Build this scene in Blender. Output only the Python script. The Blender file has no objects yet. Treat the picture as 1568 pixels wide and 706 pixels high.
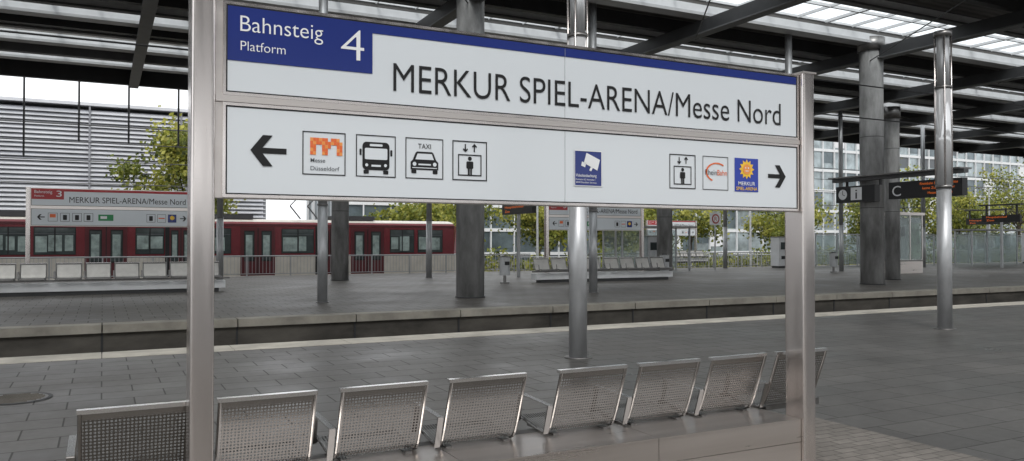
import bpy, math, random
from mathutils import Vector, Matrix
R = random.Random(7)
D = bpy.data
scene = bpy.context.scene

# ---------------------------------------------------------------- materials
def mat(name, col, rough=0.6, metal=0.0, var=0.12, nscale=3.0, stretch=(1,1,1), bump=0.0, emit=None, estr=1.0, rvar=0.0, spec=None):
    m = D.materials.new(name); m.use_nodes = True
    nt = m.node_tree; b = nt.nodes['Principled BSDF']
    b.inputs['Roughness'].default_value = rough
    b.inputs['Metallic'].default_value = metal
    if spec is not None: b.inputs['Specular IOR Level'].default_value = spec
    tc = nt.nodes.new('ShaderNodeTexCoord'); mp = nt.nodes.new('ShaderNodeMapping')
    mp.inputs['Scale'].default_value = stretch
    nt.links.new(tc.outputs['Object'], mp.inputs['Vector'])
    n = nt.nodes.new('ShaderNodeTexNoise'); n.inputs['Scale'].default_value = nscale; n.inputs['Detail'].default_value = 6
    n.inputs['Roughness'].default_value = 0.6
    nt.links.new(mp.outputs[0], n.inputs['Vector'])
    cr = nt.nodes.new('ShaderNodeValToRGB')
    cr.color_ramp.elements[0].position = 0.3; cr.color_ramp.elements[1].position = 0.7
    cr.color_ramp.elements[0].color = [c*(1-var) for c in col]+[1]
    cr.color_ramp.elements[1].color = [min(1, c*(1+var)) for c in col]+[1]
    nt.links.new(n.outputs['Fac'], cr.inputs[0]); nt.links.new(cr.outputs[0], b.inputs['Base Color'])
    if rvar:
        mr = nt.nodes.new('ShaderNodeMapRange'); mr.inputs['From Min'].default_value = .3; mr.inputs['From Max'].default_value = .7
        mr.inputs['To Min'].default_value = max(0.02, rough-rvar); mr.inputs['To Max'].default_value = rough+rvar
        nt.links.new(n.outputs['Fac'], mr.inputs[0]); nt.links.new(mr.outputs[0], b.inputs['Roughness'])
    if bump:
        bp = nt.nodes.new('ShaderNodeBump'); bp.inputs['Strength'].default_value = bump; bp.inputs['Distance'].default_value = 0.02
        nt.links.new(n.outputs['Fac'], bp.inputs['Height']); nt.links.new(bp.outputs[0], b.inputs['Normal'])
    if emit:
        b.inputs['Emission Color'].default_value = list(emit)+[1]; b.inputs['Emission Strength'].default_value = estr
    return m

def tile_mat(name, c1, c2, mortar, bw, bh, msize=0.008, rough=0.5, offset=0.5, stain=0.35, rvar=.12):
    m = D.materials.new(name); m.use_nodes = True
    nt = m.node_tree; b = nt.nodes['Principled BSDF']; L = nt.links
    tc = nt.nodes.new('ShaderNodeTexCoord'); vec = tc.outputs['Object']
    br = nt.nodes.new('ShaderNodeTexBrick'); br.offset = offset
    br.inputs['Scale'].default_value = 1; br.inputs['Brick Width'].default_value = bw; br.inputs['Row Height'].default_value = bh
    br.inputs['Mortar Size'].default_value = msize; br.inputs['Mortar Smooth'].default_value = .3
    br.inputs['Color1'].default_value = list(c1)+[1]; br.inputs['Color2'].default_value = list(c2)+[1]; br.inputs['Mortar'].default_value = list(mortar)+[1]
    L.new(vec, br.inputs['Vector'])
    n1 = nt.nodes.new('ShaderNodeTexNoise'); n1.inputs['Scale'].default_value = .45; n1.inputs['Detail'].default_value = 8; n1.inputs['Roughness'].default_value=.65
    n2 = nt.nodes.new('ShaderNodeTexNoise'); n2.inputs['Scale'].default_value = 14; n2.inputs['Detail'].default_value = 5
    n3 = nt.nodes.new('ShaderNodeTexVoronoi'); n3.inputs['Scale'].default_value = 2.3
    L.new(vec, n1.inputs['Vector']); L.new(vec, n2.inputs['Vector']); L.new(vec, n3.inputs['Vector'])
    r1 = nt.nodes.new('ShaderNodeMapRange'); r1.inputs[1].default_value=.3; r1.inputs[2].default_value=.7; r1.inputs[3].default_value=1-stain; r1.inputs[4].default_value=1+stain*.6
    r2 = nt.nodes.new('ShaderNodeMapRange'); r2.inputs[1].default_value=.3; r2.inputs[2].default_value=.7; r2.inputs[3].default_value=.85; r2.inputs[4].default_value=1.15
    r3 = nt.nodes.new('ShaderNodeMapRange'); r3.inputs[1].default_value=.035; r3.inputs[2].default_value=.06; r3.inputs[3].default_value=.65; r3.inputs[4].default_value=1.0
    L.new(n1.outputs['Fac'], r1.inputs[0]); L.new(n2.outputs['Fac'], r2.inputs[0]); L.new(n3.outputs['Distance'], r3.inputs[0])
    mu = nt.nodes.new('ShaderNodeMath'); mu.operation='MULTIPLY'; L.new(r1.outputs[0], mu.inputs[0]); L.new(r2.outputs[0], mu.inputs[1])
    mu2 = nt.nodes.new('ShaderNodeMath'); mu2.operation='MULTIPLY'; L.new(mu.outputs[0], mu2.inputs[0]); L.new(r3.outputs[0], mu2.inputs[1])
    vm = nt.nodes.new('ShaderNodeVectorMath'); vm.operation='SCALE'; L.new(br.outputs['Color'], vm.inputs[0]); L.new(mu2.outputs[0], vm.inputs['Scale'])
    L.new(vm.outputs[0], b.inputs['Base Color'])
    rr = nt.nodes.new('ShaderNodeMapRange'); rr.inputs[1].default_value=.3; rr.inputs[2].default_value=.7; rr.inputs[3].default_value=rough-rvar; rr.inputs[4].default_value=rough+rvar
    L.new(n1.outputs['Fac'], rr.inputs[0])
    ra = nt.nodes.new('ShaderNodeMath'); ra.operation='MULTIPLY_ADD'; L.new(br.outputs['Fac'], ra.inputs[0]); ra.inputs[1].default_value=.2; L.new(rr.outputs[0], ra.inputs[2]); ra.use_clamp=True
    L.new(ra.outputs[0], b.inputs['Roughness'])
    bp = nt.nodes.new('ShaderNodeBump'); bp.inputs['Strength'].default_value=.4; bp.inputs['Distance'].default_value=.004; bp.invert=True
    L.new(br.outputs['Fac'], bp.inputs['Height']); L.new(bp.outputs[0], b.inputs['Normal'])
    return m

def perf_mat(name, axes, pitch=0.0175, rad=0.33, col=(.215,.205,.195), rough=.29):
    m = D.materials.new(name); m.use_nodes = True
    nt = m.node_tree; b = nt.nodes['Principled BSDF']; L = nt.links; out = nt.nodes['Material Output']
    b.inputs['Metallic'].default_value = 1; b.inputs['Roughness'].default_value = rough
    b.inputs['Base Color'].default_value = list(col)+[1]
    tc = nt.nodes.new('ShaderNodeTexCoord'); sp = nt.nodes.new('ShaderNodeSeparateXYZ'); L.new(tc.outputs['Object'], sp.inputs[0])
    sq = []
    for a in axes:
        d = nt.nodes.new('ShaderNodeMath'); d.operation='DIVIDE'; L.new(sp.outputs[a], d.inputs[0]); d.inputs[1].default_value = pitch
        f = nt.nodes.new('ShaderNodeMath'); f.operation='FRACT'; L.new(d.outputs[0], f.inputs[0])
        s = nt.nodes.new('ShaderNodeMath'); s.operation='SUBTRACT'; L.new(f.outputs[0], s.inputs[0]); s.inputs[1].default_value=.5
        p = nt.nodes.new('ShaderNodeMath'); p.operation='MULTIPLY'; L.new(s.outputs[0], p.inputs[0]); L.new(s.outputs[0], p.inputs[1]); sq.append(p)
    ad = nt.nodes.new('ShaderNodeMath'); ad.operation='ADD'; L.new(sq[0].outputs[0], ad.inputs[0]); L.new(sq[1].outputs[0], ad.inputs[1])
    lt = nt.nodes.new('ShaderNodeMath'); lt.operation='LESS_THAN'; L.new(ad.outputs[0], lt.inputs[0]); lt.inputs[1].default_value = rad*rad
    tr = nt.nodes.new('ShaderNodeBsdfTransparent'); mx = nt.nodes.new('ShaderNodeMixShader')
    L.new(lt.outputs[0], mx.inputs[0]); L.new(b.outputs[0], mx.inputs[1]); L.new(tr.outputs[0], mx.inputs[2]); L.new(mx.outputs[0], out.inputs['Surface'])
    return m

def glass_mat(name, tint=(.8,.85,.85), mixf=.25, rough=.05):
    m = D.materials.new(name); m.use_nodes = True
    nt = m.node_tree; L = nt.links; out = nt.nodes['Material Output']; b = nt.nodes['Principled BSDF']
    b.inputs['Base Color'].default_value = list(tint)+[1]; b.inputs['Roughness'].default_value = rough
    tr = nt.nodes.new('ShaderNodeBsdfTransparent'); tr.inputs[0].default_value = list(tint)+[1]
    mx = nt.nodes.new('ShaderNodeMixShader'); mx.inputs[0].default_value = mixf
    L.new(tr.outputs[0], mx.inputs[1]); L.new(b.outputs[0], mx.inputs[2]); L.new(mx.outputs[0], out.inputs['Surface'])
    return m

def leaf_mat(name, col):
    m = D.materials.new(name); m.use_nodes = True
    nt = m.node_tree; L = nt.links; out = nt.nodes['Material Output']; b = nt.nodes['Principled BSDF']
    tc = nt.nodes.new('ShaderNodeTexCoord'); n = nt.nodes.new('ShaderNodeTexNoise'); n.inputs['Scale'].default_value=1.5; L.new(tc.outputs['Object'], n.inputs['Vector'])
    cr = nt.nodes.new('ShaderNodeValToRGB'); cr.color_ramp.elements[0].position=.35; cr.color_ramp.elements[1].position=.65
    cr.color_ramp.elements[0].color=[c*.7 for c in col]+[1]; cr.color_ramp.elements[1].color=[c*1.25 for c in col]+[1]
    L.new(n.outputs['Fac'], cr.inputs[0]); L.new(cr.outputs[0], b.inputs['Base Color']); b.inputs['Roughness'].default_value=.6
    t = nt.nodes.new('ShaderNodeBsdfTranslucent'); L.new(cr.outputs[0], t.inputs['Color'])
    mx = nt.nodes.new('ShaderNodeMixShader'); mx.inputs[0].default_value=.45
    L.new(b.outputs[0], mx.inputs[1]); L.new(t.outputs[0], mx.inputs[2]); L.new(mx.outputs[0], out.inputs['Surface'])
    return m

def ribbed_mat(name, c1, c2, pitch, axis='X'):
    m = D.materials.new(name); m.use_nodes = True
    nt = m.node_tree; L = nt.links; b = nt.nodes['Principled BSDF']; b.inputs['Roughness'].default_value=.55
    tc = nt.nodes.new('ShaderNodeTexCoord'); w = nt.nodes.new('ShaderNodeTexWave'); w.bands_direction = axis
    w.inputs['Scale'].default_value = 1.0/(pitch*3.18); w.inputs['Distortion'].default_value = 0
    L.new(tc.outputs['Object'], w.inputs['Vector'])
    cr = nt.nodes.new('ShaderNodeValToRGB'); cr.color_ramp.elements[0].color=list(c1)+[1]; cr.color_ramp.elements[1].color=list(c2)+[1]
    L.new(w.outputs['Fac'], cr.inputs[0]); L.new(cr.outputs[0], b.inputs['Base Color'])
    bp = nt.nodes.new('ShaderNodeBump'); bp.inputs['Strength'].default_value=.6; bp.inputs['Distance'].default_value=.04
    L.new(w.outputs['Fac'], bp.inputs['Height']); L.new(bp.outputs[0], b.inputs['Normal'])
    return m

STEEL = mat('brushed_steel', (.75,.70,.675), .23, 1.0, .07, 9, (1,1,.06), rvar=.06)
STEELH = mat('brushed_steel_horizontal', (.78,.725,.69), .32, 1.0, .07, 9, (.06,1,1), rvar=.06)
STEELB = mat('bright_steel_edge', (.90,.89,.88), .18, 1.0, .04, 6)
STEELS = mat('seat_steel_rim', (.34,.33,.32), .26, 1.0, .06, 6)
STEELD = mat('dark_steel', (.22,.215,.21), .35, .9, .15, 6)
GALV = mat('galvanised_mast', (.44,.45,.46), .38, .55, .16, 5, (1,1,.4), rvar=.08)
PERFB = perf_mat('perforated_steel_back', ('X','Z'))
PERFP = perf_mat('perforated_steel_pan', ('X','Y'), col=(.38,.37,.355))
PANEL = mat('sign_panel_white', (.675,.715,.745), .16, 0, .012, 1.2)
BLUE = mat('sign_blue', (.020,.036,.19), .2, 0, .04, 2)
WHITE = mat('white_print', (.80,.81,.82), .3, 0, .01, 2)
BLACK = mat('black_print', (.008,.008,.009), .4, 0, .05, 4)
DGREY = mat('dark_gasket', (.05,.05,.055), .5, 0, .1, 4)
ORANGE = mat('orange_print', (.78,.16,.045), .35, 0, .03, 9)
ORANGE2 = mat('light_orange_print', (.85,.33,.09), .35, 0, .03, 9)
YELLOW = mat('yellow_print', (.88,.55,.05), .35, 0, .03, 4)
RED = mat('red_print', (.42,.035,.04), .35, 0, .03, 4)
GREENP = mat('green_print', (.02,.25,.08), .35, 0, .03, 4)
GREYP = mat('grey_print', (.10,.11,.12), .4, 0, .03, 4)
CONC = mat('concrete_column', (.25,.25,.248), .7, 0, .5, 2.6, (1,1,.30), bump=.4)
CONCD = mat('concrete_dark_wall', (.090,.082,.070), .85, 0, .5, 1.3, (.6,1,1.5), bump=.3)
COPING = mat('coping_concrete', (.46,.435,.38), .75, 0, .28, 1.8, bump=.2)
COPING2 = mat('coping_concrete_worn', (.36,.335,.285), .75, 0, .35, 1.2, bump=.2)
TILE = tile_mat('platform_tiles', (.076,.073,.069), (.100,.096,.091), (.036,.034,.032), .60, .40, .0085, .40, stain=.38, rvar=.15)
TILE2 = tile_mat('far_platform_tiles', (.110,.101,.090), (.138,.127,.114), (.062,.057,.050), .50, .50, .010, .48, stain=.42, rvar=.12)
PAVER = tile_mat('small_pavers', (.135,.122,.108), (.18,.163,.145), (.07,.064,.056), .20, .10, .006, .6)
GROUNDM = mat('ground_asphalt_gravel', (.10,.095,.085), .9, 0, .35, .35, bump=.2)
BALLAST = mat('track_ballast', (.09,.078,.065), .95, 0, .5, 14, bump=.8)
RAILM = mat('rail_steel', (.30,.24,.20), .35, .8, .2, 4)
ROOFM = ribbed_mat('roof_deck_ribbed', (.056,.053,.050), (.120,.113,.106), .30, 'Y')
BEAMM = mat('roof_beam_grey', (.125,.127,.13), .5, .1, .12, 2)
TRIMM = mat('skylight_trim_light', (.64,.65,.66), .5, 0, .08, 2)
GUTTER = mat('gutter_grey', (.48,.485,.49), .45, .1, .1, 1.5)
DARKB = mat('fascia_dark', (.036,.037,.039), .5, 0, .15, 2)
GLASS = glass_mat('clear_glass')
SKYGLASS = glass_mat('skylight_glass', (.92,.95,.96), .08, .2)
TRED = mat('tram_red', (.175,.018,.026), .25, 0, .12, 2)
TDRED = mat('tram_dark_red', (.100,.013,.018), .3, 0, .1, 2)
TCREAM = mat('tram_cream', (.62,.585,.52), .4, 0, .1, 2)
TWIN = mat('tram_window', (.06,.075,.075), .06, 0, .3, 1.5)
TWIN2 = mat('tram_window_painted_light', (.34,.42,.40), .12, 0, .5, 2.0)  # pale patches painted on the windows in place of light seen through them
BARK = mat('bark', (.07,.055,.04), .9, 0, .3, 8)
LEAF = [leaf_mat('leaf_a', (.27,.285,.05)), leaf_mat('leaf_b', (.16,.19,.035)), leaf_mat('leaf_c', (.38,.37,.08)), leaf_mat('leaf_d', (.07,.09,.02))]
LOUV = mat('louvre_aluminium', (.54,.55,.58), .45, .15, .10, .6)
LOUV2 = mat('louvre_aluminium_darker', (.44,.455,.49), .45, .15, .12, .6)  # darker louvre panels, scattered at random over the bays
LOUVB = mat('louvre_backing', (.20,.205,.225), .7, 0, .1, .5)
BWHITE = mat('building_white', (.66,.67,.68), .6, 0, .06, .3)
BGLASS = mat('building_glass', (.12,.15,.165), .08, .3, .5, .35)
BGLASS2 = mat('building_glass_light', (.30,.345,.36), .08, .35, .5, .5)
LED = mat('led_orange_text', (.3,.06,.01), .5, 0, .02, 2, emit=(1,.20,.02), estr=.45)
MAPM = mat('map_poster', (.42,.52,.38), .5, 0, .5, 3.5)
PLAST = mat('render_wall', (.38,.37,.35), .8, 0, .1, 1)
FROST = mat('frosted_lamp_tube', (.62,.63,.64), .10, .35, .1, 3, (1,1,.3))
CHAIRF = mat('distant_perforated_steel', (.50,.485,.46), .35, .5, .1, 5)

# ---------------------------------------------------------------- mesh accumulator
class M:
    def __init__(s): s.v=[]; s.f=[]; s.m=[]; s.mats=[]
    def mi(s, m):
        if m not in s.mats: s.mats.append(m)
        return s.mats.index(m)
    def face(s, pts, m):
        b=len(s.v); s.v += [tuple(p) for p in pts]; s.f.append(tuple(range(b,b+len(pts)))); s.m.append(s.mi(m))
    def box(s,x0,x1,y0,y1,z0,z1,m):
        b=len(s.v); s.v += [(x0,y0,z0),(x1,y0,z0),(x1,y1,z0),(x0,y1,z0),(x0,y0,z1),(x1,y0,z1),(x1,y1,z1),(x0,y1,z1)]
        for q in ((0,3,2,1),(4,5,6,7),(0,1,5,4),(1,2,6,5),(2,3,7,6),(3,0,4,7)):
            s.f.append(tuple(b+i for i in q)); s.m.append(s.mi(m))
    def rbox(s,x0,x1,y0,y1,z0,z1,m,r=.012,n=3):
        pts=[]
        for cx,cy,a0 in ((x1-r,y1-r,0),(x0+r,y1-r,90),(x0+r,y0+r,180),(x1-r,y0+r,270)):
            for i in range(n+1):
                a=math.radians(a0+90*i/n); pts.append((cx+r*math.cos(a),cy+r*math.sin(a)))
        b=len(s.v); k=len(pts); s.v += [(p[0],p[1],z0) for p in pts]+[(p[0],p[1],z1) for p in pts]
        for i in range(k):
            j=(i+1)%k; s.f.append((b+i,b+j,b+k+j,b+k+i)); s.m.append(s.mi(m))
        s.f.append(tuple(b+k+i for i in range(k))); s.m.append(s.mi(m))
    def cyl(s,p0,p1,r0,m,r1=None,n=16,caps=True):
        r1=r0 if r1 is None else r1
        p0=Vector(p0);p1=Vector(p1);d=(p1-p0).normalized()
        a=d.orthogonal().normalized(); c=d.cross(a); b=len(s.v)
        for P,rr in ((p0,r0),(p1,r1)):
            for i in range(n):
                t=2*math.pi*i/n; s.v.append(tuple(P+a*math.cos(t)*rr+c*math.sin(t)*rr))
        for i in range(n):
            j=(i+1)%n; s.f.append((b+i,b+j,b+n+j,b+n+i)); s.m.append(s.mi(m))
        if caps:
            s.f.append(tuple(b+n-1-i for i in range(n))); s.m.append(s.mi(m))
            s.f.append(tuple(b+n+i for i in range(n))); s.m.append(s.mi(m))
    def beam(s,p0,p1,w,h,m):
        p0=Vector(p0);p1=Vector(p1);d=(p1-p0).normalized(); up=Vector((0,0,1))
        if abs(d.z)>.95: up=Vector((0,1,0))
        sd=d.cross(up).normalized(); u=sd.cross(d).normalized(); b=len(s.v)
        for P in (p0,p1):
            for a,c in ((-1,-1),(1,-1),(1,1),(-1,1)): s.v.append(tuple(P+sd*a*w/2+u*c*h/2))
        for q in ((0,1,2,3),(7,6,5,4),(0,4,5,1),(1,5,6,2),(2,6,7,3),(3,7,4,0)):
            s.f.append(tuple(b+i for i in q)); s.m.append(s.mi(m))
    def rect(s,x0,x1,z0,z1,y,m): s.face([(x0,y,z0),(x1,y,z0),(x1,y,z1),(x0,y,z1)],m)
    def poly(s,pts,y,m): s.face([(p[0],y,p[1]) for p in pts],m)
    def disc(s,cx,cz,r,y,m,n=20,rz=None):
        rz=r if rz is None else rz
        s.poly([(cx+r*math.cos(2*math.pi*i/n),cz+rz*math.sin(2*math.pi*i/n)) for i in range(n)],y,m)
    def frame(s,x0,x1,z0,z1,t,y,m):
        s.rect(x0,x1,z0,z0+t,y,m); s.rect(x0,x1,z1-t,z1,y,m); s.rect(x0,x0+t,z0+t,z1-t,y,m); s.rect(x1-t,x1,z0+t,z1-t,y,m)
    def rrect(s,x0,x1,z0,z1,r,y,m):
        pts=[]
        for cx,cz,a0 in ((x1-r,z1-r,0),(x0+r,z1-r,90),(x0+r,z0+r,180),(x1-r,z0+r,270)):
            for i in range(5):
                a=math.radians(a0+22.5*i); pts.append((cx+r*math.cos(a),cz+r*math.sin(a)))
        s.poly(pts,y,m)
    def text(s,txt,x0,x1,z0,cap,y,m,offset=0.0):
        vs,fs=textmesh(txt,offset); xs=[v[0] for v in vs]; a,bx=min(xs),max(xs); sx=(x1-x0)/(bx-a); sz=cap/CAP
        b=len(s.v); s.v += [(x0+(v[0]-a)*sx,y,z0+v[1]*sz) for v in vs]; k=s.mi(m)
        for f in fs: s.f.append(tuple(b+i for i in f)); s.m.append(k)
    def textY(s,txt,y0,y1,z0,cap,x,m):
        vs,fs=textmesh(txt,0); xs=[v[0] for v in vs]; a,bx=min(xs),max(xs); sx=(y1-y0)/(bx-a); sz=cap/CAP
        b=len(s.v); s.v += [(x,y0+(v[0]-a)*sx,z0+v[1]*sz) for v in vs]; k=s.mi(m)
        for f in fs: s.f.append(tuple(b+i for i in f)); s.m.append(k)
    def build(s,name,smooth=False):
        me=D.meshes.new(name); me.from_pydata(s.v,[],s.f)
        for m in s.mats: me.materials.append(m)
        me.polygons.foreach_set('material_index',s.m)
        if smooth: 
            me.polygons.foreach_set('use_smooth',[True]*len(s.f))
        me.update(); o=D.objects.new(name,me); scene.collection.objects.link(o)
        if smooth:
            bpy.context.view_layer.objects.active=o; o.select_set(True)
            try: bpy.ops.object.shade_auto_smooth(angle=math.radians(35))
            except Exception: pass
            o.select_set(False)
        return o

def textmesh(txt,offset=0.0):
    c=D.curves.new('t','FONT'); c.body=txt; c.size=1; c.offset=offset; c.resolution_u=6
    o=D.objects.new('t',c); scene.collection.objects.link(o)
    dg=bpy.context.evaluated_depsgraph_get(); e=o.evaluated_get(dg); me=e.to_mesh()
    vs=[(v.co.x,v.co.y) for v in me.vertices]; fs=[tuple(p.vertices) for p in me.polygons]
    e.to_mesh_clear(); D.objects.remove(o); D.curves.remove(c)
    return vs,fs
_v,_f=textmesh('H'); CAP=max(v[1] for v in _v)-min(v[1] for v in _v)

EYE=1.6
# ================================================================ MAIN SIGN
def icon_lift(g,x0,x1,z0,z1,y):
    w=x1-x0; h=z1-z0
    g.frame(x0,x1,z0,z1,.006,y,BLACK)
    g.frame(x0+w*.16,x1-w*.16,z0+h*.12,z0+h*.66,w*.03,y,BLACK)
    cx=(x0+x1)/2
    g.disc(cx,z0+h*.555,w*.055,y,BLACK)
    g.rrect(cx-w*.10,cx+w*.10,z0+h*.30,z0+h*.485,w*.03,y,BLACK)
    g.rect(cx-w*.06,cx-w*.008,z0+h*.13+.004,z0+h*.32,y-.001,BLACK); g.rect(cx+w*.008,cx+w*.06,z0+h*.13+.004,z0+h*.32,y-.001,BLACK)
    for sx,d in ((-.13,-1),(.13,1)):
        c=cx+sx*w; t=w*.018; a=z0+h*.73; b=z0+h*.92
        g.rect(c-t,c+t,a,b,y,BLACK)
        tip=b+.004 if d>0 else a-.004; k=-1 if d>0 else 1
        g.poly([(c-w*.075,tip+k*h*.075),(c,tip),(c+w*.075,tip+k*h*.075),(c+w*.05,tip+k*h*.10),(c,tip+k*h*.045),(c-w*.05,tip+k*h*.10)],y-.001,BLACK)
def arrow(g,x0,x1,zc,h,y,d,m=None):
    m=m or BLACK; t=h*.092; w=x1-x0
    tip=x0 if d<0 else x1; k=1 if d<0 else -1
    a=x0+ (w*.08 if d<0 else 0); b=x1-(w*.08 if d>0 else 0)
    g.rect(a,b,zc-t,zc+t,y,m)
    H=h/2; q=w*.34; e=w*.27
    g.poly([(tip,zc),(tip+k*q,zc+H),(tip+k*(q+e),zc+H),(tip+k*e,zc)],y-.001,m)
    g.poly([(tip,zc),(tip+k*e,zc),(tip+k*(q+e),zc-H),(tip+k*q,zc-H)],y-.0015,m)

S=M()
S.rbox(.360,.467,3.965,4.150,0,2.775,STEEL,.020,5)
S.rbox(4.250,4.360,3.965,4.150,0,2.755,STEEL,.020,5)
S.box(.352,.475,3.958,4.157,2.775,2.787,STEELH); S.box(4.243,4.367,3.958,4.157,2.755,2.767,STEELH)
S.box(.469,4.248,4.016,4.110,1.812,2.752,STEELH)
def trim(x0,x1,z0,z1,t=.014):
    S.box(x0-t,x1+t,4.001,4.030,z1,z1+t,STEEL); S.box(x0-t,x1+t,4.001,4.030,z0-t,z0,STEEL)
    S.box(x0-t,x0,4.001,4.030,z0,z1,STEEL); S.box(x1,x1+t,4.001,4.030,z0,z1,STEEL)
trim(.516,4.230,2.315,2.735); trim(.516,4.230,1.828,2.252)
for x0,x1 in ((.516,2.3845),(2.3875,4.230)):
    S.box(x0,x1,4.006,4.012,2.315,2.735,PANEL); S.box(x0,x1,4.006,4.012,1.828,2.252,PANEL)
S.box(2.3845,2.3875,4.009,4.014,1.828,2.735,DGREY)
for z0,z1 in ((2.315,2.735),(1.828,2.252)): S.frame(.517,4.229,z0+.001,z1-.001,.006,4.0045,BLACK)
S.box(.470,4.247,3.995,4.012,2.268,2.299,STEELH)
Y1=4.0035; Y2=4.0015; Y3=3.9995
S.rect(.523,1.233,EYE+.868,2.728,Y1,BLUE)
S.rect(1.233,2.3845,EYE+1.078,2.728,Y1,BLUE); S.rect(2.3875,4.223,EYE+1.078,2.728,Y1,BLUE)
S.text('Bahnsteig',.580,.977,EYE+1.012,.075,Y2,WHITE,-.006)
S.text('Platform',.582,.793,EYE+.920,.045,Y2,WHITE,-.008)
S.text('4',1.068,1.188,EYE+.926,.158,Y2,WHITE,-.012)
S.text('MERKUR SPIEL-ARENA/Messe Nord',1.345,4.078,EYE+.790,.146,Y1-.001,BLACK,-.004)
zc=EYE+.444; hh=.108
arrow(S,.629,.800,zc,.150,Y1,-1)
arrow(S,3.961,4.121,zc,.150,Y1,1)
x0,x1=.877,1.0934; S.frame(x0,x1,zc-hh,zc+hh,.005,Y1,BLACK)
lx0=.915; cell=.0148
pat=["111111.111.","11111111111","11..111..11","11..11...11","11..11...11"]
for r,row in enumerate(pat):
    for c,ch in enumerate(row):
        if ch=='1': S.rect(lx0+c*cell,lx0+(c+1)*cell-.0004,zc+.078-(r+1)*.0172,zc+.078-r*.0172-.0004,Y1,ORANGE if (r*7+c*5)%3 else ORANGE2)
S.text('Messe',.917,.990,zc-.045,.020,Y1,GREYP,.002); S.text('Düsseldorf',.917,1.062,zc-.085,.020,Y1,GREYP,.002)
x0,x1=1.1474,1.359; S.frame(x0,x1,zc-hh,zc+hh,.005,Y1,BLACK)
cx=(x0+x1)/2
S.rrect(cx-.072,cx+.072,zc-.072,zc+.072,.022,Y1,BLACK)
S.rrect(cx-.060,cx+.060,zc-.018,zc+.040,.006,Y2,PANEL); S.rrect(cx-.034,cx+.034,zc+.050,zc+.062,.004,Y2,PANEL)
for sx in (-1,1):
    S.disc(cx+sx*.050,zc-.047,.008,Y2,PANEL); S.rrect(cx+sx*.052-.014,cx+sx*.052+.014,zc-.092,zc-.0725,.004,Y1,BLACK)
    S.rrect(cx+sx*.082-.0055,cx+sx*.082+.0055,zc+.002,zc+.035,.004,Y1,BLACK)
S.rect(cx-.025,cx+.025,zc-.055,zc-.045,Y2,PANEL)
x0,x1=1.4127,1.6259; cx=(x0+x1)/2; S.frame(x0,x1,zc-hh,zc+hh,.005,Y1,BLACK)
S.text('TAXI',cx-.036,cx+.036,zc+.052,.026,Y1,BLACK)
S.poly([(cx-.078,zc-.060),(cx+.078,zc-.060),(cx+.078,zc-.020),(cx+.066,zc-.008),(cx+.050,zc+.030),(cx+.042,zc+.036),(cx-.042,zc+.036),(cx-.050,zc+.030),(cx-.066,zc-.008),(cx-.078,zc-.020)],Y1,BLACK)
S.poly([(cx-.052,zc-.006),(cx+.052,zc-.006),(cx+.040,zc+.025),(cx-.040,zc+.025)],Y2,PANEL)
for sx in (-1,1): S.disc(cx+sx*.057,zc-.030,.0105,Y2,PANEL); S.rrect(cx+sx*.060-.014,cx+sx*.060+.014,zc-.080,zc-.0605,.004,Y1,BLACK)
S.rect(cx-.035,cx+.035,zc-.036,zc-.028,Y2,PANEL); S.rect(cx-.070,cx+.070,zc-.052,zc-.048,Y2,PANEL)
icon_lift(S,1.679,1.885,zc-hh,zc+hh,Y1)
S.rect(2.4475,2.638,zc-.115,zc+.095,Y1,BLUE)
S.frame(2.4475,2.638,zc-.115,zc+.095,.004,Y2,WHITE)
S.poly([(2.512,zc+.022),(2.606,zc-.020),(2.624,zc+.044),(2.530,zc+.082)],Y2,WHITE)
S.poly([(2.500,zc+.030),(2.528,zc+.019),(2.521,zc-.004),(2.493,zc+.006)],Y2,WHITE)
S.poly([(2.560,zc+.000),(2.574,zc-.006),(2.563,zc-.026),(2.549,zc-.020)],Y2,WHITE)
S.text('Videobeobachtung',2.457,2.600,zc-.060,.017,Y2,WHITE,.004)
S.text('Rheinbahn AG, Hansaallee 1',2.457,2.590,zc-.080,.009,Y2,WHITE); S.text('40549 Düsseldorf, Germany',2.457,2.600,zc-.097,.009,Y2,WHITE)
icon_lift(S,3.140,3.346,zc-hh,zc+hh,Y1)
S.frame(3.404,3.615,zc-hh,zc+hh,.004,Y1,BLACK)
S.text('Rhein',3.424,3.520,zc-.012,.034,Y1,GREYP,.002); S.text('Bahn',3.524,3.604,zc-.012,.034,Y1,ORANGE,.002)
def arc(cx,cz,r0,r1,a0,a1,y,m,ex=1.0,n=14):
    for i in range(n):
        a=math.radians(a0+(a1-a0)*i/n); b=math.radians(a0+(a1-a0)*(i+1)/n)
        S.poly([(cx+ex*r0*math.cos(a),cz+r0*math.sin(a)),(cx+ex*r1*math.cos(a),cz+r1*math.sin(a)),(cx+ex*r1*math.cos(b),cz+r1*math.sin(b)),(cx+ex*r0*math.cos(b),cz+r0*math.sin(b))],y,m)
arc(3.520,zc+.006,.054,.063,50,245,Y1,ORANGE,1.45,20)
S.rect(3.670,3.874,zc-.112,zc+.108,Y1,mat('merkur_blue',(.03,.06,.38),.3,0,.03,3))
cx=3.772; cz=zc+.036; pts=[]
for i in range(24):
    r=.066 if i%2==0 else .046; a=2*math.pi*i/24; pts.append((cx+r*math.cos(a),cz+r*math.sin(a)))
for i in range(24): S.poly([(cx,cz),pts[i],pts[(i+1)%24]],Y2,YELLOW)
S.disc(cx,cz,.034,Y3,ORANGE2); S.disc(cx-.012,cz+.008,.005,Y3-.001,WHITE); S.disc(cx+.012,cz+.008,.005,Y3-.001,WHITE)
S.rect(cx-.014,cx+.014,cz-.014,cz-.009,Y3-.001,WHITE)
S.text('MERKUR',3.700,3.845,zc-.070,.024,Y2,WHITE,.006); S.text('SPIEL-ARENA',3.682,3.864,zc-.102,.021,Y2,YELLOW,.006)
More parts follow.
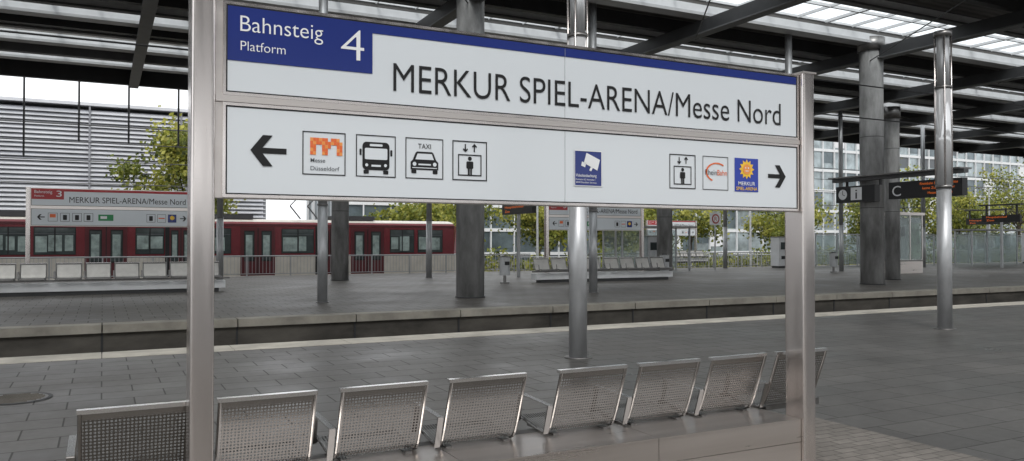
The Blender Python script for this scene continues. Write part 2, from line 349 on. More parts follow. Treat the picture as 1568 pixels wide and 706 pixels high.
S.build('platform_sign')

# ================================================================ SEATS
PROF=[(0,.81),(.012,.775),(.04,.70),(.075,.61),(.11,.52),(.14,.455),(.165,.425),(.20,.41),(.30,.412),(.48,.438),(.56,.452),(.59,.44),(.598,.412)]
def chair(g,x,w,yt,d,s,mb,mp,me,ms,arm=True,tube=.010,z0=0):
    P=[(yt+d*a*s,z0+z*s) for a,z in PROF]; e=.022*s
    for i in range(len(P)-1):
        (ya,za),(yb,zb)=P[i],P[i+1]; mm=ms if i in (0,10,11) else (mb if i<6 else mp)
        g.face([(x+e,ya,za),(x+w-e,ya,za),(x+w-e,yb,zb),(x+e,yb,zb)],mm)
        for xa,xb in ((x,x+e),(x+w-e,x+w)): g.face([(xa,ya,za),(xb,ya,za),(xb,yb,zb),(xa,yb,zb)],ms)
    for xx in (x+tube,x+w-tube):
        for i in range(len(P)-1): g.cyl((xx,P[i][0],P[i][1]),(xx,P[i+1][0],P[i+1][1]),tube*s,ms,n=8,caps=False)
    g.box(x-.002,x+w+.002,yt-d*.004 if d>0 else yt-.036*s,yt+.036*s if d>0 else yt+.004,z0+.806*s,z0+.826*s,me)
    g.beam((x+.06,yt+d*.15*s,z0+.40*s),(x+.06,yt+d*.50*s,z0+.40*s),.04,.02,STEELD); g.beam((x+w-.06,yt+d*.15*s,z0+.40*s),(x+w-.06,yt+d*.50*s,z0+.40*s),.04,.02,STEELD)
    if arm:
        xa=x-.028
        g.beam((xa,yt+d*.07*s,z0+.60*s),(xa,yt+d*.46*s,z0+.615*s),.034,.010,me)
        g.beam((xa,yt+d*.46*s,z0+.615*s),(xa,yt+d*.50*s,z0+.43*s),.034,.010,ms)
        g.beam((xa,yt+d*.07*s,z0+.60*s),(xa,yt+d*.13*s,z0+.42*s),.034,.010,ms)
B=M()
XS=[-.10,.512,1.128,1.75,2.468,3.056,3.647,4.239]
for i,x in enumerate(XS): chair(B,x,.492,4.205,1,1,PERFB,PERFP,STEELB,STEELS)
B.beam((-.35,4.52,.375),(4.95,4.52,.375),.08,.05,STEELD)
for x in (-.22,4.85): B.box(x-.03,x+.03,4.46,4.58,0,.35,STEELD)
B.build('perforated_bench_seats')
C=M()
C.box(.470,4.247,4.012,4.50,0,.338,STEELD)
for x0,x1 in ((.470,1.760),(1.764,3.048),(3.052,4.247)):
    C.box(x0,x1,4.000,4.012,.243,.384,STEELH); C.box(x0,x1,4.000,4.012,.02,.239,STEELH)
    C.box(x0,x1,4.000,4.50,.385,.398,STEELH)
C.build('bench_base_cladding')

# ================================================================ GROUND, PLATFORMS
G=M(); G.face([(-1500,-1500,-.9),(1500,-1500,-.9),(1500,1500,-.9),(-1500,1500,-.9)],GROUNDM); G.build('ground')
P=M()
P.box(-60,140,-14,13,-.9,-.004,CONCD)
P.face([(-60,-14,0),(140,-14,0),(140,12.45,0),(-60,12.45,0)],TILE)
P.face([(-12,-6,.004),(5.8,-6,.004),(5.8,5.3,.004),(-12,5.3,.004)],PAVER)
for i in range(-34,80): P.box(i*1.75+.006,(i+1)*1.75-.006,12.45,13.09,-.13,.008,COPING)
P.build('platform')
P=M()
P.box(-60,140,17.5,39.6,-.9,-.004,CONCD)
P.face([(-60,17.85,0),(140,17.85,0),(140,39.3,0),(-60,39.3,0)],TILE2)
for i in range(-30,56): P.box(i*2.5+.012,(i+1)*2.5-.012,17.38,17.85,-.15,.010,COPING2)
for i in range(-30,56): P.box(i*2.5-.02,i*2.5+.02,17.485,17.50,-.9,-.15,DARKB)
P.box(-60,140,39.3,39.7,-.12,.008,COPING2)
P.build('platform')
T=M()
for y in (15.25,48.0):
    T.face([(-80,y-1.9,-.88),(200,y-1.9,-.88),(200,y+1.9,-.88),(-80,y+1.9,-.88)],BALLAST)
    for dy in (-.72,.72): T.box(-80,200,y+dy-.035,y+dy+.035,-.88,-.74,RAILM)
    for i in range(-60,160): T.box(i*.7,i*.7+.24,y-1.2,y+1.2,-.875,-.83,CONCD)
T.build('railway_track')
H=M()
cx,cy=-.79,9.64
for r0,r1,z,m in ((0,.30,.006,STEELD),(.30,.34,.008,DARKB)):
    n=32
    for i in range(n):
        a=2*math.pi*i/n;b=2*math.pi*(i+1)/n
        H.face([(cx+r0*math.cos(a),cy+r0*math.sin(a),z),(cx+r1*math.cos(a),cy+r1*math.sin(a),z),(cx+r1*math.cos(b),cy+r1*math.sin(b),z),(cx+r0*math.cos(b),cy+r0*math.sin(b),z)] if r0 else [(cx,cy,z),(cx+r1*math.cos(a),cy+r1*math.sin(a),z),(cx+r1*math.cos(b),cy+r1*math.sin(b),z)],m)
for i in range(-4,5):
    w=math.sqrt(.27**2-(i*.06)**2)
    H.box(cx-w,cx+w,cy+i*.06-.012,cy+i*.06+.012,.006,.011,CONCD)
H.build('manhole_cover')

# ================================================================ COLUMNS / MASTS
def concrete_col(x,y,r,top=9.4):
    g=M(); g.cyl((x,y,0),(x,y,top),r,CONC,n=32); g.cyl((x,y,top-.5),(x,y,top),r*1.15,STEELD,n=24)
    g.cyl((x,y,0),(x,y,.03),r+.03,DARKB,n=32)
    for z in (2.9,5.6): g.cyl((x,y,z),(x,y,z+.02),r+.002,DARKB,n=32)
    g.build('concrete_column',True)
for x,y,r in ((9.54,21.4,.41),(26.2,21.1,.43),(8.9,33.4,.36),(26.1,33.7,.40),(42.9,21.4,.45),(-7.2,21.4,.41),(42.9,33.7,.4),(59.6,33.7,.4)):
    concrete_col(x,y,r)
concrete_col(30.2,23.3,.30,7.4)
def steel_col(x,y,r=.13,top=9.4):
    g=M(); g.cyl((x,y,0),(x,y,2.6),r*1.02,GALV,n=24); g.cyl((x,y,2.6),(x,y,top),r*.95,GALV,n=24); g.cyl((x,y,0),(x,y,.015),r+.05,STEELD,n=24)
    g.cyl((x,y,2.58),(x,y,2.62),r*1.12,STEELD,n=24)
    g.build('steel_column',True)
for x,y,r in ((5.22,21.36,.13),(13.9,21.6,.13),(22.2,21.4,.13),(4.2,34.1,.13),(13.2,34.2,.13),(20.5,33.9,.13),(36.6,31.5,.12),(34.5,38.5,.13),(47,34,.13),(60,30,.15),(70,38,.15)): steel_col(x,y,r)
def lamp_mast(x,y):
    g=M(); r=.135
    g.cyl((x,y,0),(x,y,2.60),r*.93,GALV,n=28); g.cyl((x,y,0),(x,y,.012),r+.06,STEELD,n=28)
    g.cyl((x,y,2.60),(x,y,2.66),r*1.05,STEELD,n=28)
    g.cyl((x,y,2.66),(x,y,4.45),r*.98,FROST,n=28)
    g.cyl((x,y,4.45),(x,y,4.50),r*1.08,STEELD,n=28)
    g.cyl((x,y,4.50),(x,y,5.42),r*.80,GALV,n=28)
    for k in range(4):
        a=math.pi/4+k*math.pi/2; g.beam((x+r*1.02*math.cos(a),y+r*1.02*math.sin(a),2.66),(x+r*1.02*math.cos(a),y+r*1.02*math.sin(a),5.42),.022,.022,STEEL)
    g.cyl((x,y,5.42),(x,y,5.52),r*1.15,STEELD,n=28)
    g.build('lamp_mast',True)
lamp_mast(5.89,9.54); lamp_mast(13.9,9.63); lamp_mast(-2.1,9.6); lamp_mast(22.0,9.6)

# ================================================================ ROOF
Rf=M(); ZD=9.5; X0,X1=-60,140
bands=[(11.2,12.6),(17.8,20.9),(24.2,26.1),(29.3,30.6),(33.0,34.9),(37.3,38.3)]
edge=7.0
for a,b in bands+[(40.0,40.0)]:
    Rf.box(X0,X1,edge,a,ZD,ZD+.16,ROOFM); edge=b
for i,(a,b) in enumerate(bands):
    for y in (a,b):
        Rf.box(X0,X1,y-.07,y+.07,ZD-.26,ZD-.002,TRIMM)
        Rf.box(X0,X1,y-.05,y+.05,ZD+.161,ZD+.24,TRIMM)
    Rf.box(X0,X1,a-.16,a+.12,ZD-.33,ZD-.262,BEAMM)
    Rf.box(X0,X1,b-.12,b+.42,ZD-.36,ZD-.262,GUTTER)
    Rf.box(X0,X1,b+.30,b+.42,ZD-.261,ZD-.003,BEAMM)
    x=X0; k=0
    while x<X1:
        Rf.box(x,x+(.12 if k%3==0 else .05),a+.11,b-.11,ZD+.10,ZD+.20,TRIMM); x+=1.39; k+=1
    if b-a>1.2: Rf.box(X0,X1,(a+b)/2-.04,(a+b)/2+.04,ZD+.10,ZD+.20,TRIMM)
    Rf.face([(X0,a,ZD+.245),(X1,a,ZD+.245),(X1,b,ZD+.245),(X0,b,ZD+.245)],SKYGLASS)
Rf.box(X0,X1,39.98,40.25,ZD-.80,ZD+.45,DARKB)
Rf.box(X0,X1,36.0,36.3,ZD-.55,ZD-.003,BEAMM)
for y in (9.6,15.6,22.8,27.6,31.8): Rf.box(X0,X1,y-.12,y+.12,ZD-.45,ZD-.003,DARKB)
x=9.54-8.35*8
while x<X1:
    Rf.box(x-.13,x+.13,7,39.97,ZD-.90,ZD-.475,DARKB); Rf.box(x-.20,x+.20,7,39.97,ZD-.95,ZD-.905,BEAMM)
    Rf.cyl((x,9.6,ZD-1.5),(x+8.35,21.4,ZD-1.0),.02,DARKB,n=6)
    x+=8.35
Rf.box(X0,X1,-13.5,-7.5,ZD,ZD+.16,ROOFM); Rf.box(X0,X1,-40,-15.0,ZD,ZD+.16,ROOFM)  # unseen roof behind camera, added for dark steel reflections; gap left for daylight
for y in (-7.5,-13.5,-15.0): Rf.box(X0,X1,y-.1,y+.1,ZD-.5,ZD-.003,BEAMM)
Rf.build('station_roof')
for x in (-7.2,9.54,26.2): concrete_col(x,-10.5,.41)
g=M(); g.box(-60,140,-46,-42,-.9,3.6,PLAST)  # unseen block behind the camera, added for the steel to reflect
for i in range(-15,35): g.box(i*4+.4,i*4+3.6,-42,-41.95,.6,2.8,BGLASS)
g.build('added_reflection_building')
W=M()
for y,z in ((15.2,5.0),(15.2,5.9),(48.0,4.7),(48.0,5.9),(45,7.4),(51,8.2),(45.5,6.6)): W.cyl((X0,y,z),(X1+60,y,z),.018 if y<20 else .025,DARKB,n=5)
for i in range(-6,22):
    x=i*9.0+1; 
    if i%2==0: W.cyl((x,48,4.7),(x,48,5.9),.015,DARKB,n=5)
for x in (-3.15,-1.0,1.05,3.2,-5.3,-7.4): W.cyl((x,41.5,5.4 if x<-2 else 6.2),(x,41.5,10.0),.045,DARKB,n=6)
W.cyl((-60,41.5,9.9),(60,41.5,9.9),.05,DARKB,n=6)
W.build('overhead_line_wires')

# ================================================================ TRAM
Tm=M(); yf=46.0; yb=48.9; TX0,TX1=-36.0,19.4
Tm.box(TX0,TX1,yf,yb,-.42,.88,TCREAM)
Tm.box(TX0,TX1,yf-.012,yb+.012,-.42,-.27,TRED)
Tm.box(TX0,TX1,yf-.01,yb+.01,.88,2.50,TRED)
Tm.box(TX0,TX1,yf-.03,yb+.03,2.50,2.62,TDRED)
n=8
prev=None
for i in range(n+1):
    a=math.pi*i/n; p=((yf+yb)/2-math.cos(a)*1.45,2.62+math.sin(a)*.30)
    if prev: Tm.face([(TX0,prev[0],prev[1]),(TX1,prev[0],prev[1]),(TX1,p[0],p[1]),(TX0,p[0],p[1])],TCREAM if 1<i<8 else TRED)
    prev=p
Tm.face([(TX1,yf,-.42),(TX1+.7,yf+.5,-.42),(TX1+.7,yf+.5,.9),(TX1,yf,.9)],TCREAM)
Tm.face([(TX1,yf,.9),(TX1+.7,yf+.5,.9),(TX1+.35,yf+.45,2.6),(TX1,yf,2.6)],TRED)
Tm.face([(TX1+.7,yf+.5,-.42),(TX1+.7,yb-.5,-.42),(TX1+.7,yb-.5,.9),(TX1+.7,yf+.5,.9)],TCREAM)
Tm.face([(TX1+.7,yf+.5,.9),(TX1+.7,yb-.5,.9),(TX1+.35,yb-.45,2.6),(TX1+.35,yf+.45,2.6)],TWIN)
Tm.face([(TX1,yf,2.61),(TX1+.35,yf+.45,2.61),(TX1+.35,yb-.45,2.61),(TX1,yb,2.61)],TDRED)
def twin(a,b,split=False,z0=1.02,z1=2.32):
    Tm.box(a-.04,b+.04,yf-.022,yf-.012,z0-.04,z1+.04,BLACK); Tm.box(a,b,yf-.030,yf-.024,z0,z1,TWIN)
    k=a+.04
    while k<b-.25:
        wv=R.uniform(.35,.8); Tm.box(k,min(k+wv,b-.04),yf-.034,yf-.032,z0+.06+R.uniform(0,.2),z1-.36-R.uniform(0,.1),TWIN2); k+=wv+R.uniform(.05,.2)
    Tm.box(a,b,yf-.040,yf-.036,z1-.32,z1-.28,GREYP)
    if split: Tm.box((a+b)/2-.03,(a+b)/2+.03,yf-.042,yf-.036,z0,z1,BLACK)
def tdoor(a,b):
    Tm.box(a,b,yf-.02,yf-.011,-.27,2.44,TDRED); nL=2
    for i in range(nL):
        c=a+(b-a)*(i+.5)/nL; wd=(b-a)/nL
        Tm.box(c-wd*.30,c+wd*.30,yf-.030,yf-.022,.55,2.24,BLACK); Tm.box(c-wd*.25,c+wd*.25,yf-.036,yf-.032,.62,2.17,TWIN); 
        Tm.box(c-wd*.20,c+wd*.18,yf-.040,yf-.038,.85,2.0,TWIN2)
    Tm.box((a+b)/2-.02,(a+b)/2+.02,yf-.034,yf-.02,-.25,2.4,BLACK)
for a,b in ((-3.0,-1.24),(1.55,2.85),(8.97,10.7),(15.3,16.75),(17.05,18.6),(4.55,6.2),(-4.9,-3.3),(-9,-7.2),(-14,-12.2),(-17,-15),(-21,-19),(-25,-23),(-30,-28)): twin(a,b,True)
for a,b in ((-.81,1.13),(6.73,8.58),(11.1,12.3),(12.9,14.9),(3.1,4.3),(-7,-5.1),(-12,-10.1),(-27.5,-25.6)): tdoor(a,b)
for x in (10.88,2.98,-14.6):
    Tm.box(x-.05,x+.16,yf-.05,yf-.01,-.4,2.5,BLACK)
for a,b in ((4,7.5),(12,14.5),(-6,-2),(-20,-16)): Tm.box(a,b,yf+.6,yb-.6,2.9,3.15,DGREY)
for dx in (0,1.0):
    Tm.cyl((10.2+dx,47.0,2.95),(9.6+dx,47.0,3.7),.04,DARKB,n=6); Tm.cyl((9.6+dx,47.0,3.7),(10.4+dx,47.0,4.55),.03,DARKB,n=6)
Tm.box(10.0,11.6,46.4,48.4,4.58,4.64,DARKB)
for x in (-30,-22,-12,-4,5,13.5,17.5):
    for dx in (-.9,.9): Tm.cyl((x+dx,yf+.15,-.44),(x+dx,yf+.28,-.44),.33,DARKB,n=20)
Tm.box(TX0+1,TX1-1,yf+.3,yb-.3,-.7,-.42,DARKB)
Tm.build('tram')

# ================================================================ RAILINGS
def railing(x0,x1,y,z0=0,h=.95,step=.16):
    g=M(); g.cyl((x0,y,z0+h),(x1,y,z0+h),.03,GALV,n=8); g.cyl((x0,y,z0+.12),(x1,y,z0+.12),.02,GALV,n=6)
    x=x0
    while x<x1: g.box(x-.008,x+.008,y-.008,y+.008,z0+.12,z0+h,GALV); x+=step
    x=x0
    while x<=x1: g.box(x-.03,x+.03,y-.03,y+.03,z0,z0+h,GALV); x+=2.0
    g.build('railing')
railing(-20,21,39.0); railing(24,52,39.0,step=.2); railing(54,110,39.0,step=.3)
railing(30,120,58.0,-.9,1.3,.4)
g=M(); x=40.0
while x<100:
    g.box(x-.04,x+.04,38.2,38.28,0,2.2,GALV); g.box(x+.06,x+1.94,38.235,38.245,.15,2.05,GLASS); g.box(x+.04,x+1.96,38.22,38.26,2.1,2.16,GALV); g.box(x+.04,x+1.96,38.22,38.26,1.05,1.09,GALV); x+=2.0
g.build('glass_wind_screen')

# ================================================================ DISTANT SIGN + BENCHES
def far_sign(X,Y,s=1.24,num='3'):
    g=M(); L=3.78*s; zb=2.13; zt=zb+.93*s
    for x in (X-.14,X+L): g.rbox(x,x+.12,Y-.03,Y+.17,0,zt+.03,STEEL,.01)
    g.box(X-.02,X+L,Y+.012,Y+.12,zb-.02,zt+.02,STEELH)
    zl=zb+.42*s; zu=zb+.50*s
    g.box(X,X+L-.03,Y,Y+.01,zb,zl,PANEL); g.box(X,X+L-.03,Y,Y+.01,zu,zt,PANEL)
    g.frame(X,X+L-.03,zb,zl,.012,Y-.002,BLACK); g.frame(X,X+L-.03,zu,zt,.012,Y-.002,BLACK)
    g.rect(X,X+.72*s,zt-.27*s,zt,Y-.004,RED); g.rect(X+.72*s,X+L-.03,zt-.065*s,zt,Y-.004,RED)
    g.text('Bahnsteig',X+.07*s,X+.46*s,zt-.12*s,.075*s,Y-.007,WHITE); g.text('Platform',X+.07*s,X+.28*s,zt-.21*s,.045*s,Y-.007,WHITE); g.text(num,X+.55*s,X+.67*s,zt-.20*s,.15*s,Y-.007,WHITE)
    g.text('MERKUR SPIEL-ARENA/Messe Nord',X+.84*s,X+3.6*s,zt-.345*s,.146*s,Y-.006,BLACK)
    zc=(zb+zl)/2
    arrow(g,X+.13*s,X+.30*s,zc,.14*s,Y-.006,-1); arrow(g,X+3.46*s,X+3.62*s,zc,.14*s,Y-.006,1)
    for i,(dx) in enumerate((.37,.64,.91,1.17,2.64,2.90)):
        a=X+dx*s; g.frame(a,a+.21*s,zc-.108*s,zc+.108*s,.010,Y-.006,BLACK)
        m=(ORANGE,BLACK,BLACK,BLACK,BLACK,ORANGE)[i]
        if i in (0,): g.rect(a+.04*s,a+.17*s,zc-.01,zc+.08*s,Y-.007,m)
        elif i==5: g.rect(a+.03*s,a+.18*s,zc-.015,zc+.02,Y-.007,m)
        else: g.rrect(a+.06*s,a+.15*s,zc-.07*s,zc+.06*s,.02,Y-.007,m)
    g.rect(X+1.50*s,X+1.85*s,zc-.08*s,zc+.08*s,Y-.006,GREENP); g.rect(X+1.55*s,X+1.70*s,zc-.03*s,zc+.04*s,Y-.007,WHITE)
    g.rect(X+3.16*s,X+3.37*s,zc-.108*s,zc+.108*s,Y-.006,BLUE); g.disc(X+3.265*s,zc+.02,.055*s,Y-.008,YELLOW)
    g.build('platform_sign')
def far_bench(x0,n,Y,s=1.18,sp=.80,gap_at=4):
    g=M(); x=x0
    for i in range(n):
        if i==gap_at: x+=.14
        chair(g,x,.70,Y,-1,s,CHAIRF,CHAIRF,STEELB,STEELD,tube=.014); x+=sp
    g.box(x0-.1,x+.05,Y-.50,Y-.05,.12,.36,TRIMM); g.box(x0+.1,x-.15,Y-.45,Y-.1,0,.12,DARKB); g.beam((x0-.2,Y-.35,.44),(x+.2,Y-.35,.44),.08,.06,STEELD)
    g.build('bench_seating_row')
far_sign(-1.99,29.0); far_bench(-4.6,10,28.2)
far_sign(16.5,29.0); far_bench(15.3,8,28.2)
far_sign(37.5,50.5); far_bench(36,8,50)

# ================================================================ DISPLAYS, KIOSK, FURNITURE
g=M(); x=25.55
g.box(x-.12,x+.12,16.9,22.3,3.92,4.05,BEAMM); g.box(x-.35,x+.30,16.9,22.3,4.05,4.10,STEELD)
for y in (17.6,20.2,21.7): g.box(x-.04,x+.04,y-.04,y+.04,3.72,3.92,DARKB)
g.box(x-.14,x+.14,20.35,22.1,3.12,3.74,BLACK)
g.box(x-.14,x+.14,16.95,19.75,3.16,3.76,BLACK)
def faceX(y0,y1,z0,z1,xx,m): g.face([(xx,y1,z0),(xx,y0,z0),(xx,y0,z1),(xx,y1,z1)],m)
faceX(20.9,21.4,3.20,3.68,x-.155,WHITE); g.textY('i',21.19,21.11,3.25,.36,x-.158,BLACK)
g.textY('C',19.60,19.25,3.26,.36,x-.143,WHITE)
g.textY('Rheinbahn Düsseldorf - bitte',18.5,17.1,3.60,.085,x-.143,LED); g.textY('keine Zugfahrten hier',18.4,17.2,3.44,.085,x-.143,LED); g.textY('Messe Nord bitte',18.2,17.3,3.27,.085,x-.143,LED)
n=20; pts=[(x-.145,21.78+.20*math.cos(2*math.pi*i/n),3.43+.20*math.sin(2*math.pi*i/n)) for i in range(n)]; g.face(pts,WHITE)
g.beam((x-.15,21.78,3.43),(x-.15,21.78,3.58),.02,.01,BLACK); g.beam((x-.15,21.78,3.43),(x-.15,21.68,3.38),.01,.02,BLACK)
g.build('passenger_information_display')
def small_display(x,y0,y1,z0,z1):
    g=M(); g.box(x-.1,x+.1,y0,y1,z0,z1,BLACK); g.box(x-.05,x+.05,y0+.2,y0+.3,z1,z1+.6,DARKB); g.box(x-.05,x+.05,y1-.3,y1-.2,z1,z1+.6,DARKB)
    g.box(x-.25,x+.25,y0-.1,y1+.1,z1+.6,z1+.68,DARKB)
    g.textY('Hauptbahnhof',y1-.3,y0+.8,z0+.28,.11,x-.103,LED); g.textY('Zoo',y1-.3,y1-.8,z0+.08,.11,x-.103,LED)
    g.box(x-.06,x+.06,(y0+y1)/2-.06,(y0+y1)/2+.06,0,z0,GALV)
    g.build('departure_display')
small_display(17.0,31.2,34.2,2.9,3.45); small_display(50,29.6,32.0,2.85,3.3); small_display(62,37.6,41,3.0,3.5)
g=M(); kx,ky=36.2,27.6
g.box(kx,kx+1.9,ky,ky+.9,0,.62,STEELH); g.box(kx-.05,kx+1.95,ky-.05,ky+.95,.62,.68,STEELD)
for a in (kx,kx+.9,kx+1.84): g.box(a,a+.06,ky,ky+.06,.68,3.0,STEEL)
g.box(kx+.08,kx+.88,ky+.10,ky+.14,.75,2.85,TRIMM); g.box(kx+.98,kx+1.80,ky+.10,ky+.14,.75,2.6,MAPM); g.box(kx+.98,kx+1.8,ky+.08,ky+.10,2.62,2.88,WHITE)
g.box(kx+.3,kx+.6,ky+.07,ky+.1,1.9,2.4,GREYP)
g.box(kx-.08,kx+1.98,ky-.08,ky+.98,3.0,3.14,STEELH); g.box(kx+.06,kx+1.84,ky+.02,ky+.03,.70,2.98,GLASS)
g.box(kx,kx+.03,ky+.06,ky+.84,.70,2.98,GLASS); g.box(kx,kx+.06,ky+.84,ky+.9,.68,3.0,STEEL)
g.build('information_showcase')
def bin_(x,y):
    g=M(); g.cyl((x,y,0),(x,y,.06),.18,STEELD,n=18); g.cyl((x,y,.06),(x,y,.32),.06,STEELD,n=12); g.cyl((x,y,.32),(x,y,1.02),.21,GALV,n=20); g.cyl((x,y,1.02),(x,y,1.05),.23,STEELD,n=20); g.cyl((x,y,1.05),(x,y,1.09),.12,DARKB,n=16); g.box(x-.1,x+.1,y-.225,y-.20,.72,.86,BLACK); g.build('litter_bin',True)
bin_(13.9,27.9); bin_(34.5,30.2); bin_(22.6,29.2)
def machine(x,y,h=1.9,m=GALV):
    g=M(); g.box(x,x+.9,y,y+.7,.12,h,m); g.box(x+.05,x+.85,y+.05,y+.65,0,.12,DARKB); g.box(x+.15,x+.75,y-.01,y,1.15,1.6,TWIN); g.box(x+.2,x+.5,y-.012,y,.55,.75,BLACK); g.box(x-.03,x+.93,y-.05,y+.73,h,h+.06,STEELD); g.build('ticket_machine')
machine(27.5,37.0); machine(37.5,37.0,1.9,TRIMM); machine(45.5,37.0,2.0); machine(62,36,2.3,TRIMM)
def shelter(x,y,L=5.0):
    g=M()
    for k in range(5):
        a=x+L*k/4; g.box(a-.04,a+.04,y+1.2,y+1.28,0,2.4,GALV)
    g.box(x-.2,x+L+.2,y-.4,y+1.5,2.4,2.5,STEELD)
    for k in range(4):
        a=x+L*k/4; g.box(a+.05,a+L/4-.05,y+1.23,y+1.24,.15,2.3,GLASS)
    g.box(x-.04,x+.04,y,y+.08,0,2.4,GALV); g.box(x+L-.04,x+L+.04,y,y+.08,0,2.4,GALV); g.build('glass_shelter')
shelter(24.5,35.8); shelter(52,34,7); shelter(71,33,8)
g=M(); g.cyl((31.5,36,0),(31.5,36,3.4),.04,GALV,n=8); g.box(31.1,31.9,35.95,35.99,2.6,3.3,WHITE)
g.disc(31.5,2.95,.28,35.94,RED); g.disc(31.5,2.95,.20,35.935,WHITE); g.text('R',31.40,31.6,2.83,.24,35.93,RED); g.build('stop_sign_post')
def street_mast(x,y,h):
    g=M(); g.cyl((x,y,-.9),(x,y,h),.12,GALV,r1=.07,n=10); g.beam((x,y,h-.2),(x-1.6,y,h+.1),.08,.08,GALV); g.box(x-2.3,x-1.4,y-.15,y+.15,h+.05,h+.17,STEELD); g.build('street_lamp')
for x,y,h in ((57,60,8),(75,60,8),(95,60,8),(33,60,8),(120,60,8)): street_mast(x,y,h)

# ================================================================ BUILDINGS
g=M(); bx0,bx1,by=-70,13,74
g.box(bx0,bx1,by,by+30,-.9,12.4,LOUVB)
bays=[]; x=bx0
while x<bx1-.5: bays.append((x,min(x+6.9,bx1))); x+=6.9
z=2.4
while z<12.4:
    for (a,b) in bays:
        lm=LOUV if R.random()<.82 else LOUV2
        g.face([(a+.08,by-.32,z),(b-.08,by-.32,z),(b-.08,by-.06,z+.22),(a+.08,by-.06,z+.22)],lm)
    g.box(bx0,bx1,by-.34,by-.31,z-.07,z+.01,LOUV); z+=.36
for (a,b) in bays: g.box(a-.07,a+.07,by-.42,by-.35,-.9,12.7,LOUVB)
g.box(bx0,bx1,by-.03,by-.002,-.4,2.2,BGLASS)
g.box(bx0-.2,bx1+.2,by-.5,by+30,12.7,12.95,LOUV)
for xx in (-9.5,6.0): g.box(xx,xx+.8,by-.55,by-.44,5.0,7.4,LOUVB)
g.build('louvred_exhibition_hall')
def glass_building(name,x0,x1,y,d,h,bay,fl,gm,fm):
    g=M(); g.box(x0,x1,y,y+d,-.9,h,gm)
    x=x0
    while x<=x1+.01: g.box(x-.07,x+.07,y-.30,y-.02,-.9,h+.1,fm); x+=bay
    z=0
    while z<=h: g.box(x0,x1,y-.22,y-.005,z-.22,z+.22,fm); z+=fl
    x=x0
    while x<x1-bay:
        z=0
        while z<h-fl:
            if R.random()<.4: g.box(x+.12,x+bay-.12,y-.06,y-.004,z+.26+R.uniform(0,fl*.4),z+fl-.26,BGLASS if R.random()<.6 else (BWHITE if R.random()<.3 else GREYP))
            z+=fl
        x+=bay
    y2=y
    while y2<=y+d: g.box(x0-.3,x0-.02,y2-.09,y2+.09,-.9,h+.1,fm); y2+=bay
    g.box(x0-.4,x1+.4,y-.5,y+d,h+.1,h+.6,fm); g.build(name)
glass_building('glazed_office_building',72,240,96,20,27,2.7,3.4,BGLASS2,BWHITE)
glass_building('white_office_building',26,60,100,16,11.5,3.6,3.3,BGLASS,BWHITE)
glass_building('glazed_trade_hall',61,71,92,12,9.5,2.6,3.1,BGLASS2,BWHITE)

# ================================================================ TREES
def tree(x,y,h,r,n=2600,z0=-.9,name='tree',leaf=.28,cf=.62,ve=.36):
    g=M(); rr=random.Random(int(x*13+y*7))
    g.cyl((x,y,z0),(x+.2,y,z0+h*.45),.018*h,BARK,r1=.010*h,n=8,caps=False)
    cz=z0+h*cf; clumps=[]
    for i in range(30):
        a=rr.uniform(0,6.28); e=rr.uniform(-.95,1); q=rr.uniform(.3,.95)
        c=Vector((x+math.cos(a)*r*q*math.sqrt(max(0,1-e*e*.75)),y+math.sin(a)*r*q*math.sqrt(max(0,1-e*e*.75)),cz+e*h*ve*q))
        clumps.append((c,rr.uniform(.20,.40)*r,rr.choice([0,0,1,1,2,2])))
        if i%2==0: g.cyl((x+.2*rr.random(),y,z0+h*rr.uniform(.22,.45)),tuple(c),.006*h,BARK,r1=.015,n=5,caps=False)
    for i in range(n):
        c,cr,base=rr.choice(clumps)
        v=Vector((rr.gauss(0,.55),rr.gauss(0,.55),rr.gauss(0,.45)))*cr; p=c+v
        s=leaf*rr.uniform(.6,1.3); ax=Vector((rr.uniform(-1,1),rr.uniform(-1,1),rr.uniform(-1,1))).normalized(); b=ax.orthogonal().normalized(); cc=ax.cross(b)
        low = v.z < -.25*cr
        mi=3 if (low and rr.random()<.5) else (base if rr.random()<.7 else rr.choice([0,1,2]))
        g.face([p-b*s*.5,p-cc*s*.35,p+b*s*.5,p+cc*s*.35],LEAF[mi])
    g.build(name)
tree(5.0,60,13.0,4.1,9000,leaf=.34,cf=.60,ve=.40)
for x,y,h,r in ((24,66,7,3.6),(30,72,9,3.8),(37,67,8,3.8),(45,66,7.5,3.6),(53,72,8.5,3.8),(61,74,10,4.2),(69,68,8,3.8),(77,72,10.5,4.6),(86,69,9,4.2),(96,72,13,5.2),(104,70,9.5,4.2),(112,74,11.5,4.8),(121,72,15,5.6),(134,76,12,5.2),(148,80,15,6),(50,88,11,4.4),(36,90,10,4.4)):
    tree(x,y,h,r,3200,leaf=.40,cf=.56,ve=.42)
g=M(); rr=random.Random(5)
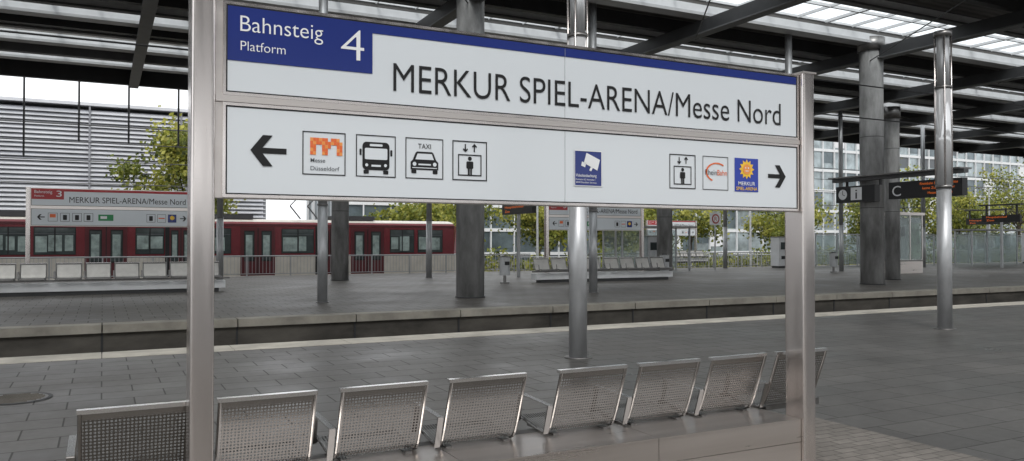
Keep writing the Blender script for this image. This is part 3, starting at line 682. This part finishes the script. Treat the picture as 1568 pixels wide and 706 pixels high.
for i in range(14000):
    x=rr.uniform(16,160); y=62+rr.gauss(0,.7)+.4*math.sin(x*.7); z=-.9+rr.random()**1.2*(1.7+.6*math.sin(x*.31)+.4*math.sin(x*1.7)); s=rr.uniform(.2,.45)
    ax=Vector((rr.uniform(-1,1),rr.uniform(-1,1),rr.uniform(-1,1))).normalized(); b=ax.orthogonal().normalized(); cc=ax.cross(b); p=Vector((x,y,z))
    g.face([p-b*s*.5,p-cc*s*.35,p+b*s*.5,p+cc*s*.35],LEAF[rr.choice([0,1,1,2,3])])
g.build('hedge')

# ================================================================ LIGHT, WORLD, CAMERA
w=D.worlds.new('World'); scene.world=w; w.use_nodes=True; nt=w.node_tree
bg=nt.nodes['Background']; sky=nt.nodes.new('ShaderNodeTexSky'); sky.sky_type='NISHITA'; sky.sun_disc=False
EL=math.radians(48); AZ=math.radians(205)
sky.sun_elevation=EL; sky.sun_rotation=AZ
sky.air_density=1.0; sky.dust_density=4.0
hs=nt.nodes.new('ShaderNodeHueSaturation'); hs.inputs['Saturation'].default_value=.12; hs.inputs['Value'].default_value=1.0
mixn=nt.nodes.new('ShaderNodeMix'); mixn.data_type='RGBA'; mixn.inputs['Factor'].default_value=.6
mixn.inputs[7].default_value=(13.3,13.6,13.9,1)
nt.links.new(sky.outputs[0],hs.inputs['Color']); nt.links.new(hs.outputs[0],mixn.inputs[6]); nt.links.new(mixn.outputs[2],bg.inputs[0])
bg.inputs[1].default_value=.15
sd=D.lights.new('sun','SUN'); sd.energy=1.1; sd.angle=math.radians(14); sd.color=(1,.97,.93); so=D.objects.new('sun',sd); scene.collection.objects.link(so)
dirv=Vector((math.sin(AZ)*math.cos(EL),math.cos(AZ)*math.cos(EL),math.sin(EL)))
so.rotation_euler=dirv.to_track_quat('Z','Y').to_euler()
cd=D.cameras.new('camera'); cam=D.objects.new('camera',cd); scene.collection.objects.link(cam)
cd.sensor_width=36; cd.lens=28.24; cd.clip_end=4000; cd.clip_start=.05
cam.location=(0,0,EYE); cam.rotation_euler=(math.radians(90.84),0,math.radians(-27))
scene.camera=cam
scene.view_settings.view_transform='Standard'; scene.view_settings.look='None'; scene.view_settings.exposure=0
